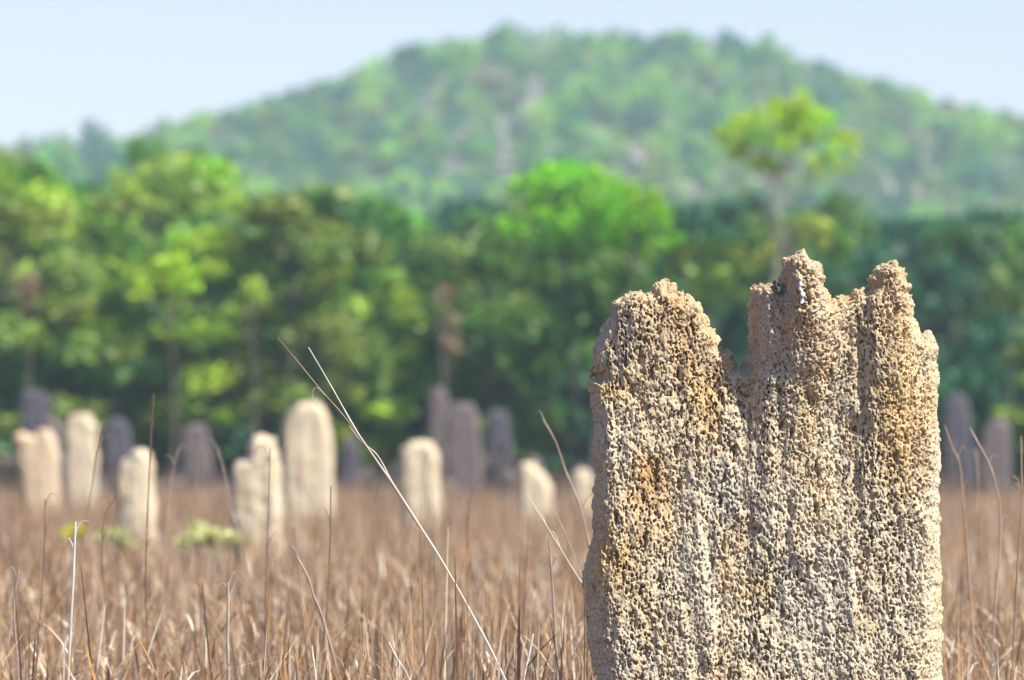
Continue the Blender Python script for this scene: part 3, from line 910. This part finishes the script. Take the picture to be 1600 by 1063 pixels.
def blades(rg, x, y, h, w, lean, pal_p, nseg=3):
    n = len(x)
    th = rg.uniform(0, 2 * np.pi, n)
    dirx, diry = np.cos(th), np.sin(th)
    fx = rg.uniform(0, np.pi, n); sx, sy = np.cos(fx), np.sin(fx) * 0.5
    k = nseg + 1
    t = np.linspace(0, 1, k)[None, :]
    cur = rg.uniform(0.7, 2.6, n)[:, None]
    off = lean[:, None] * h[:, None] * t ** cur
    broken = (rg.uniform(size=n) < 0.14)[:, None]
    zz = h[:, None] * t * np.sqrt(np.clip(1 - (lean[:, None] * t ** 1.2) ** 2 * 0.7, 0.1, 1))
    zz = np.where(broken & (t > 0.6), zz - h[:, None] * (t - 0.6) * 1.1, zz)
    off = np.where(broken & (t > 0.6), off + h[:, None] * (t - 0.6) * 0.6, off)
    cx = x[:, None] + dirx[:, None] * off; cyy = y[:, None] + diry[:, None] * off
    ww = w[:, None] * (1 - t ** 3 * 0.8) * 0.5
    A = np.stack([cx - sx[:, None] * ww, cyy - sy[:, None] * ww, zz], -1)
    B = np.stack([cx + sx[:, None] * ww, cyy + sy[:, None] * ww, zz], -1)
    V = np.stack([A, B], 2).reshape(-1, 3)                      # blade, level, side
    b = (np.arange(n) * 2 * k)[:, None]; l = (np.arange(nseg) * 2)[None, :]
    F = np.stack([b + l, b + l + 1, b + l + 3, b + l + 2], -1).reshape(-1, 4)
    c = PAL[rg.choice(len(PAL), n, p=pal_p)] * rg.uniform(.5, 1.4, (n, 1))
    return V, F, np.repeat(c, 2 * k, 0)


rg = np.random.default_rng(12)
G = Geo()
PP = [.22, .19, .17, .16, .12, .07, .07]
zones = [(4, 16.5, 240, .0045, 2.0), (16.5, 30, 560, .0060, 1.4), (30, 48, 420, .0065, 2.0), (48, 75, 230, .0085, 2.5), (75, 108, 120, .013, 3)]
for (d0, d1, dens, wd_, marg) in zones:
    area = (d1 - d0) * 2 * (0.09 * (d0 + d1) / 2 * 1.12 + marg)
    nt_ = int(area * dens / 16)
    ty = rg.uniform(d0, d1, nt_); tx = rg.uniform(-1, 1, nt_) * (0.09 * ty * 1.12 + marg)
    per = 16
    x = np.repeat(tx, per) + rg.normal(0, 0.09, nt_ * per); y = np.repeat(ty, per) + rg.normal(0, 0.09, nt_ * per)
    hs = np.repeat(rg.uniform(0.42, 0.86, nt_), per)
    h = hs * rg.uniform(0.55, 1.12, len(x))
    tall = rg.uniform(size=len(x)) < (0.05 if d0 < 40 else 0.03)
    h = np.where(tall, h * rg.uniform(1.1, 1.6, len(x)), h)
    h = h * (1 + 0.24 * vnoise(np.stack([x * .8, y * .3, x * 0], -1), 9))
    c_ = vnoise(np.stack([x * .5, y * .22, x * 0 + 4], -1), 19)
    lean = np.abs(rg.normal(0, 0.26, len(x))) * np.where(tall, .4, 1)
    w = wd_ * rg.uniform(0.4, 1.5, len(x)) * np.where(rg.uniform(size=len(x)) < .10, 2.0, 1)
    # nothing grows through the mound
    k_ = ~((np.abs(x - CX0) < 0.70) & (np.abs(y - DM - .22) < 0.30))
    # keep the grass right before the mound below its visible face
    nearm = (np.abs(x - CX0) < 0.95) & (y < DM + .1)
    h = np.where(nearm, np.minimum(h, 0.60), h)
    V, F, T = blades(rg, x[k_], y[k_], h[k_], w[k_], lean[k_], PP)
    G.add(V, F, T)
# torn leaves and broken culms caught in the sward, at all angles
n = 32000
y = 8 + 42 * rg.uniform(0, 1, n) ** 0.9; x = rg.uniform(-1, 1, n) * (0.09 * y * 1.12 + 1.4)
k_ = ~((np.abs(x - CX0) < 0.78) & (y < DM + .6))
x, y = x[k_], y[k_]; n = len(x)
L_ = rg.uniform(.08, .30, n); th = rg.uniform(0, 6.28, n); el = rg.uniform(0.5, 1.5, n); el = np.where(rg.uniform(size=n) < .25, rg.uniform(-.5, .6, n), el)
z0_ = rg.uniform(.2, .72, n)
Dv = np.stack([np.cos(th) * np.cos(el), np.sin(th) * np.cos(el), np.sin(el)], -1)
B0 = np.stack([x, y, z0_], -1); wv = np.stack([np.cos(th + 1.5), np.sin(th + 1.5) * .4, 0 * th], -1) * (rg.uniform(.003, .009, n) * (0.6 + y / 40))[:, None] / 2
tt = np.array([0, .35, .7, 1.0])
sag = rg.uniform(-.02, .12, n)
rows_ = []
for t in tt:
    c0 = B0 + Dv * (L_ * t)[:, None]; c0[:, 2] -= sag * t * t
    ww = wv * (1.0, 1.15, .8, .15)[list(tt).index(t)]
    rows_ += [c0 - ww, c0 + ww]
V = np.stack(rows_, 1).reshape(-1, 3)
b = (np.arange(n) * 8)[:, None]; l = (np.arange(3) * 2)[None, :]
F = np.stack([b + l, b + l + 1, b + l + 3, b + l + 2], -1).reshape(-1, 4)
c = PAL[rg.choice(len(PAL), n, p=[.12, .18, .08, .26, .14, .04, .18])] * rg.uniform(.7, 1.25, (n, 1))
G.add(V, F, np.repeat(c, 8, 0))
print('grass faces', sum(len(f) for f in G.F))
tag(link('dry_grass', G.mesh('dry_grass', M_GRASS)), 'dense dry brown grass filling the field round the mounds', 'grass', kind='stuff')

# single stalks that stand out
STALKS = 'single dry stalks standing out of the grass'
SC = {'straw': (0.55, 0.47, 0.34), 'white': (0.72, 0.68, 0.60), 'brown': (0.20, 0.12, 0.075), 'tan': (0.40, 0.28, 0.19), 'pink': (0.46, 0.34, 0.28)}


def stalk_geo(pts, d, w0, w1, col, n=14, nodes=True):
    P = curve([px(a, b, d) + np.array([0, 0, 0]) for a, b in pts], n)
    R = np.linspace(w0, w1, len(P)) / 2
    if nodes:
        for k in range(3, len(P) - 1, 4): R[k] *= 1.3
    V, F = tube(P, R, 6)
    rg_ = np.random.default_rng(int(pts[0][0]))
    c = np.array(SC[col])[None] * np.repeat(rg_.uniform(.78, 1.12, (len(P), 1)), 6, 0)
    return V, F, c


def to_ground(pts, d):
    """extend a stalk below the frame to the soil, in its own direction flattened to a root"""
    (x1, y1), (x0, y0) = pts[-1], pts[-2]
    gy_ = HOR + EYE / d * FPX
    t = (gy_ - y1)
    sl = (x1 - x0) / max(1, (y1 - y0))
    return pts + [(x1 + sl * t * 0.35, y1 + t * 0.5), (x1 + sl * t * 0.5, gy_ + 3)]


def stalk(pts, d, w0, w1, col, label, extra=None):
    p = to_ground(pts, d)[::-1]
    V, F, c = stalk_geo(p, d, w0, w1, col, 24)
    g = Geo(); g.add(V, F, c)
    base = px(*p[0], d)
    g.V[0] = g.V[0] - base * np.array([1, 1, 0])
    rj = np.random.default_rng(int(pts[0][0] * 7 + pts[0][1]))
    if extra is None and abs(pts[-1][1] - pts[0][1]) > 90:
        for _ in range(3):
            q = rj.integers(0, len(pts) - 1); t_ = rj.uniform(.1, .9)
            X_ = pts[q][0] * (1 - t_) + pts[q + 1][0] * t_; Y_ = pts[q][1] * (1 - t_) + pts[q + 1][1] * t_
            sd_ = rj.choice([-1, 1]); L2 = rj.uniform(18, 45)
            lf = [(X_, Y_), (X_ + sd_ * L2 * .18, Y_ - L2 * .5), (X_ + sd_ * L2 * .4, Y_ - L2 * rj.uniform(.5, .95)), (X_ + sd_ * L2 * .6, Y_ - L2 * rj.uniform(.2, .8))]
            V, F, c = stalk_geo(lf, d, w0 * .6, .0012, col, 9, False)
            g.add(V - base * np.array([1, 1, 0]), F, c)
    if extra is None:
        o = link('grass_stalk', g.mesh('grass_stalk', M_GRASS, True))
        o.location = (base[0], base[1], 0)
        tag(o, label, 'grass stalk', STALKS)
        return o
    r = empty('grass_stalk', (base[0], base[1], 0)); tag(r, label, 'grass stalk', STALKS)
    link('stem', g.mesh('stem', M_GRASS, True), r)
    for nm, pp, a, b, cc in extra:
        V, F, c = stalk_geo(pp[::-1], d, a, b, cc, 18)
        V = V - base * np.array([1, 1, 0])
        link(nm, mesh_np(nm, V, F, M_GRASS, True, c), r)
    return r


stalk([(482, 543), (520, 608), (560, 678), (610, 750), (660, 828), (710, 910), (790, 1063)], 19.2, .010, .0035, 'white',
      'long straight pale stalk leaning across the picture, forked near its top',
      [('side_stem', [(434, 528), (465, 565), (500, 608), (545, 660), (600, 738), (655, 824)], .006, .0022, 'tan'),
       ('dry_leaf', [(497, 636), (489, 624), (488, 612), (496, 606), (508, 618)], .004, .002, 'straw'),
       ('dry_leaf', [(583, 788), (590, 765), (597, 748), (601, 740)], .003, .0015, 'brown'),
       ('dry_leaf', [(545, 665), (565, 690), (590, 712), (612, 752)], .005, .0018, 'white')])
stalk([(822, 770), (860, 832), (905, 905), (960, 985)], 20.4, .008, .0035, 'white', 'straight pale stalk leaning against the edge of the huge mound')
stalk([(866, 797), (890, 850), (915, 920), (930, 990)], 20.6, .006, .0025, 'straw', 'thin straw stalk beside the huge mound, under the straight pale one')
stalk([(848, 655), (868, 690), (885, 740), (898, 770), (912, 812), (925, 880)], 22.5, .009, .005, 'pink', 'blurred bent pinkish stalk rising beside the huge mound')
stalk([(858, 845), (862, 900), (868, 1000)], 21, .010, .007, 'pink', 'short thick pinkish stalk below the leaning pale ones by the huge mound')
stalk([(118, 815), (116, 880), (112, 960), (107, 1063)], 20.5, .010, .009, 'white', 'thick upright whitish stalk in front of the lime yellow weed')
stalk([(240, 616), (236, 680), (232, 780), (228, 900), (230, 1000)], 23, .006, .006, 'brown', 'tall dark brown upright stalk crossing the short pale mound')
stalk([(160, 657), (152, 700), (143, 770), (128, 860), (125, 960)], 24, .006, .006, 'tan', 'slightly leaning tan stalk between the slim pale mound and short one')
stalk([(71, 780), (70, 850), (66, 930), (60, 1000)], 22, .006, .004, 'brown', 'dark stalk crossing the grass under the squat orange mound')
stalk([(182, 775), (163, 812), (160, 880), (166, 960)], 23, .006, .004, 'brown', 'dark kinked stalk leaning under the short pale mound')
stalk([(422, 700), (420, 790), (416, 900), (415, 980)], 22, .005, .004, 'brown', 'thin dark upright stalk in front of the two-stepped mound')
stalk([(517, 760), (516, 850), (512, 940), (505, 1010)], 22, .006, .005, 'brown', 'dark upright stalk below the tallest pale field mound')
stalk([(340, 700), (352, 745), (362, 800), (380, 860)], 27, .008, .006, 'pink', 'blurred pinkish stalk between the mauve mound and the two-stepped one')
stalk([(280, 700), (268, 745), (262, 800), (258, 860)], 27, .009, .007, 'pink', 'blurred pinkish stalk in front of the dim mauve mound')
stalk([(310, 690), (306, 760), (300, 840)], 28, .006, .006, 'tan', 'upright blurred tan stalk crossing the mauve mound')
stalk([(463, 870), (478, 895), (492, 935), (510, 985)], 20.8, .010, .008, 'pink', 'thick broken pinkish stalk under the tallest pale field mound')
stalk([(356, 910), (357, 950), (356, 1000), (358, 1063)], 20.6, .011, .010, 'straw', 'thick upright straw stalk low in the middle of the left grass')
stalk([(607, 1003), (622, 1032), (640, 1063)], 19.6, .010, .007, 'white', 'short pale broken stalk at the bottom edge, by the foot of the long one')
stalk([(487, 1008), (491, 1040), (494, 1070)], 19.5, .010, .008, 'white', 'short whitish upright stub at the bottom edge under the tallest pale mound')
stalk([(833, 990), (826, 1026), (818, 1063)], 19.4, .009, .007, 'white', 'short pale upright stub at the bottom edge, before the huge mound')
stalk([(792, 985), (790, 1020), (793, 1063)], 19.8, .008, .005, 'straw', 'short straw stub where the long stalk meets the bottom edge')
stalk([(912, 905), (914, 960), (913, 1063)], 19.0, .005, .004, 'brown', 'dark upright stalk grazing the edge of the huge mound')
stalk([(1515, 668), (1532, 700), (1548, 732), (1562, 790), (1562, 860), (1556, 930)], 22.5, .009, .006, 'pink', 'bent pinkish stalk standing tallest past the far edge of the huge mound')
stalk([(1476, 665), (1488, 700), (1499, 725), (1504, 780), (1510, 850)], 23.5, .010, .006, 'tan', 'bent tan stalk touching the far edge of the huge mound')
stalk([(1595, 682), (1596, 740), (1596, 800), (1590, 880)], 22, .008, .006, 'tan', 'upright tan stalk right at the right border')
stalk([(1525, 700), (1528, 760), (1520, 850)], 28, .008, .006, 'pink', 'blurred thin stalk behind the bent pinkish one past the huge mound')
stalk([(645, 800), (640, 860), (650, 960)], 24, .006, .005, 'tan', 'tan upright stalk behind the middle of the long leaning one')
stalk([(737, 760), (730, 830), (742, 930)], 26, .006, .006, 'brown', 'brown upright stalk between the long leaning stalk and the huge mound')
stalk([(660, 720), (668, 790), (664, 870)], 30, .007, .007, 'tan', 'blurred stalk crossing the flat-topped pale mound')
stalk([(30, 890), (22, 950), (28, 1040)], 21, .009, .007, 'pink', 'thick pinkish stalk low at the left border')

# small green weeds in the grass
def weed(X, Y, rpx, d, tint, label, seed, leaf=0.05, n=260):
    rg_ = np.random.default_rng(seed)
    x = (X - 800) / FPX * d; zc = EYE + (HOR - Y) / FPX * d; R = rpx / FPX * d
    r = empty('green_weed', (x, d, 0)); tag(r, label, 'weed', 'small green weeds among the dry grass')
    g = Geo()
    cl = [(rg_.normal(0, R * .5), rg_.normal(0, R * .4), zc + rg_.normal(0, R * .3), R * .5) for _ in range(9)]
    for c in cl:
        P = curve([(0, 0, 0), (c[0] * .3, c[1] * .3, c[2] * .5), c[:3]], 8); V, F = tube(P, np.linspace(.006, .003, len(P)), 5); g.add(V, F)
    link('stem', g.mesh('stem', M_BARK, True), r)
    C, idx = crown_points(rg_, cl, n / 9 * (0.6 / (R * .5)) ** 2)
    V, F = leaf_quads(C, leaf * rg_.uniform(.7, 1.3, len(C)), rg_)
    t = np.repeat(np.array(tint)[None] * rg_.uniform(.75, 1.25, (len(C), 1)), 4, 0)
    link('foliage', mesh_np('foliage', V, F, M_LEAF, False, t), r)


weed(122, 832, 16, 44, (0.60, 0.62, 0.03), 'lime yellow weed behind the thick upright whitish stalk', 1, 0.045, 160)
weed(195, 848, 30, 43, (0.58, 0.62, 0.28), 'pale green spreading weed below the short pale mound', 2, 0.05, 150)
weed(312, 838, 28, 44, (0.62, 0.66, 0.28), 'brightest pale green weed beside the two-stepped pale mound', 3, 0.05, 260)
weed(370, 850, 18, 43, (0.46, 0.46, 0.16), 'small olive weed at the foot of the two-stepped pale mound', 4, 0.04, 80)

# neighbours that would read alike are told apart by their order along the row
_by = {}
for o in COL.objects:
    if o.parent is None and o.get('label'): _by.setdefault(o['label'], []).append(o)
_or = ['second', 'third', 'fourth', 'fifth', 'sixth', 'seventh']
_nm = {5: 'five', 6: 'six', 7: 'seven', 8: 'eight'}
_w = {2: ['left of two', 'right of two'], 3: ['leftmost of three', 'middle of three', 'rightmost of three'],
      4: ['leftmost of four', 'second of four', 'third of four', 'rightmost of four']}
for n_ in _nm: _w[n_] = [f'leftmost of {_nm[n_]}'] + [f'{q} of {_nm[n_]}' for q in _or[:n_ - 2]] + [f'rightmost of {_nm[n_]}']
for lb, os_ in _by.items():
    if len(os_) in _w:
        os_.sort(key=lambda q: q.location.x / q.location.y)
        for q, wd2 in zip(os_, _w[len(os_)]): q['label'] = f'{lb}, {wd2}'

# ------------------------------------------------------------------ the hazy air
hz = bpy.data.meshes.new('haze')
x0, x1, y0, y1, z0, z1 = -9500, 9500, -80, 9500, -1.0, 75.0
x0, x1, y0, y1 = -420, 420, -70, 1300
vs = [(x, y, z) for z in (z0, z1) for y in (y0, y1) for x in (x0, x1)]
hz.from_pydata(vs, [], [(0, 2, 3, 1), (4, 5, 7, 6), (0, 1, 5, 4), (2, 6, 7, 3), (0, 4, 6, 2), (1, 3, 7, 5)])
m, N, L, out = newmat('haze_air')
pv = N.new('ShaderNodeVolumePrincipled')
pv.inputs['Color'].default_value = (0.70, 0.92, 1.0, 1)
pv.inputs['Density'].default_value = 0.00048
pv.inputs['Anisotropy'].default_value = 0.0
L.new(pv.outputs[0], out.inputs['Volume'])
hz.materials.append(m)
tag(link('haze', hz), 'thin pale blue haze hanging in the air towards the hill', 'haze', kind='stuff')
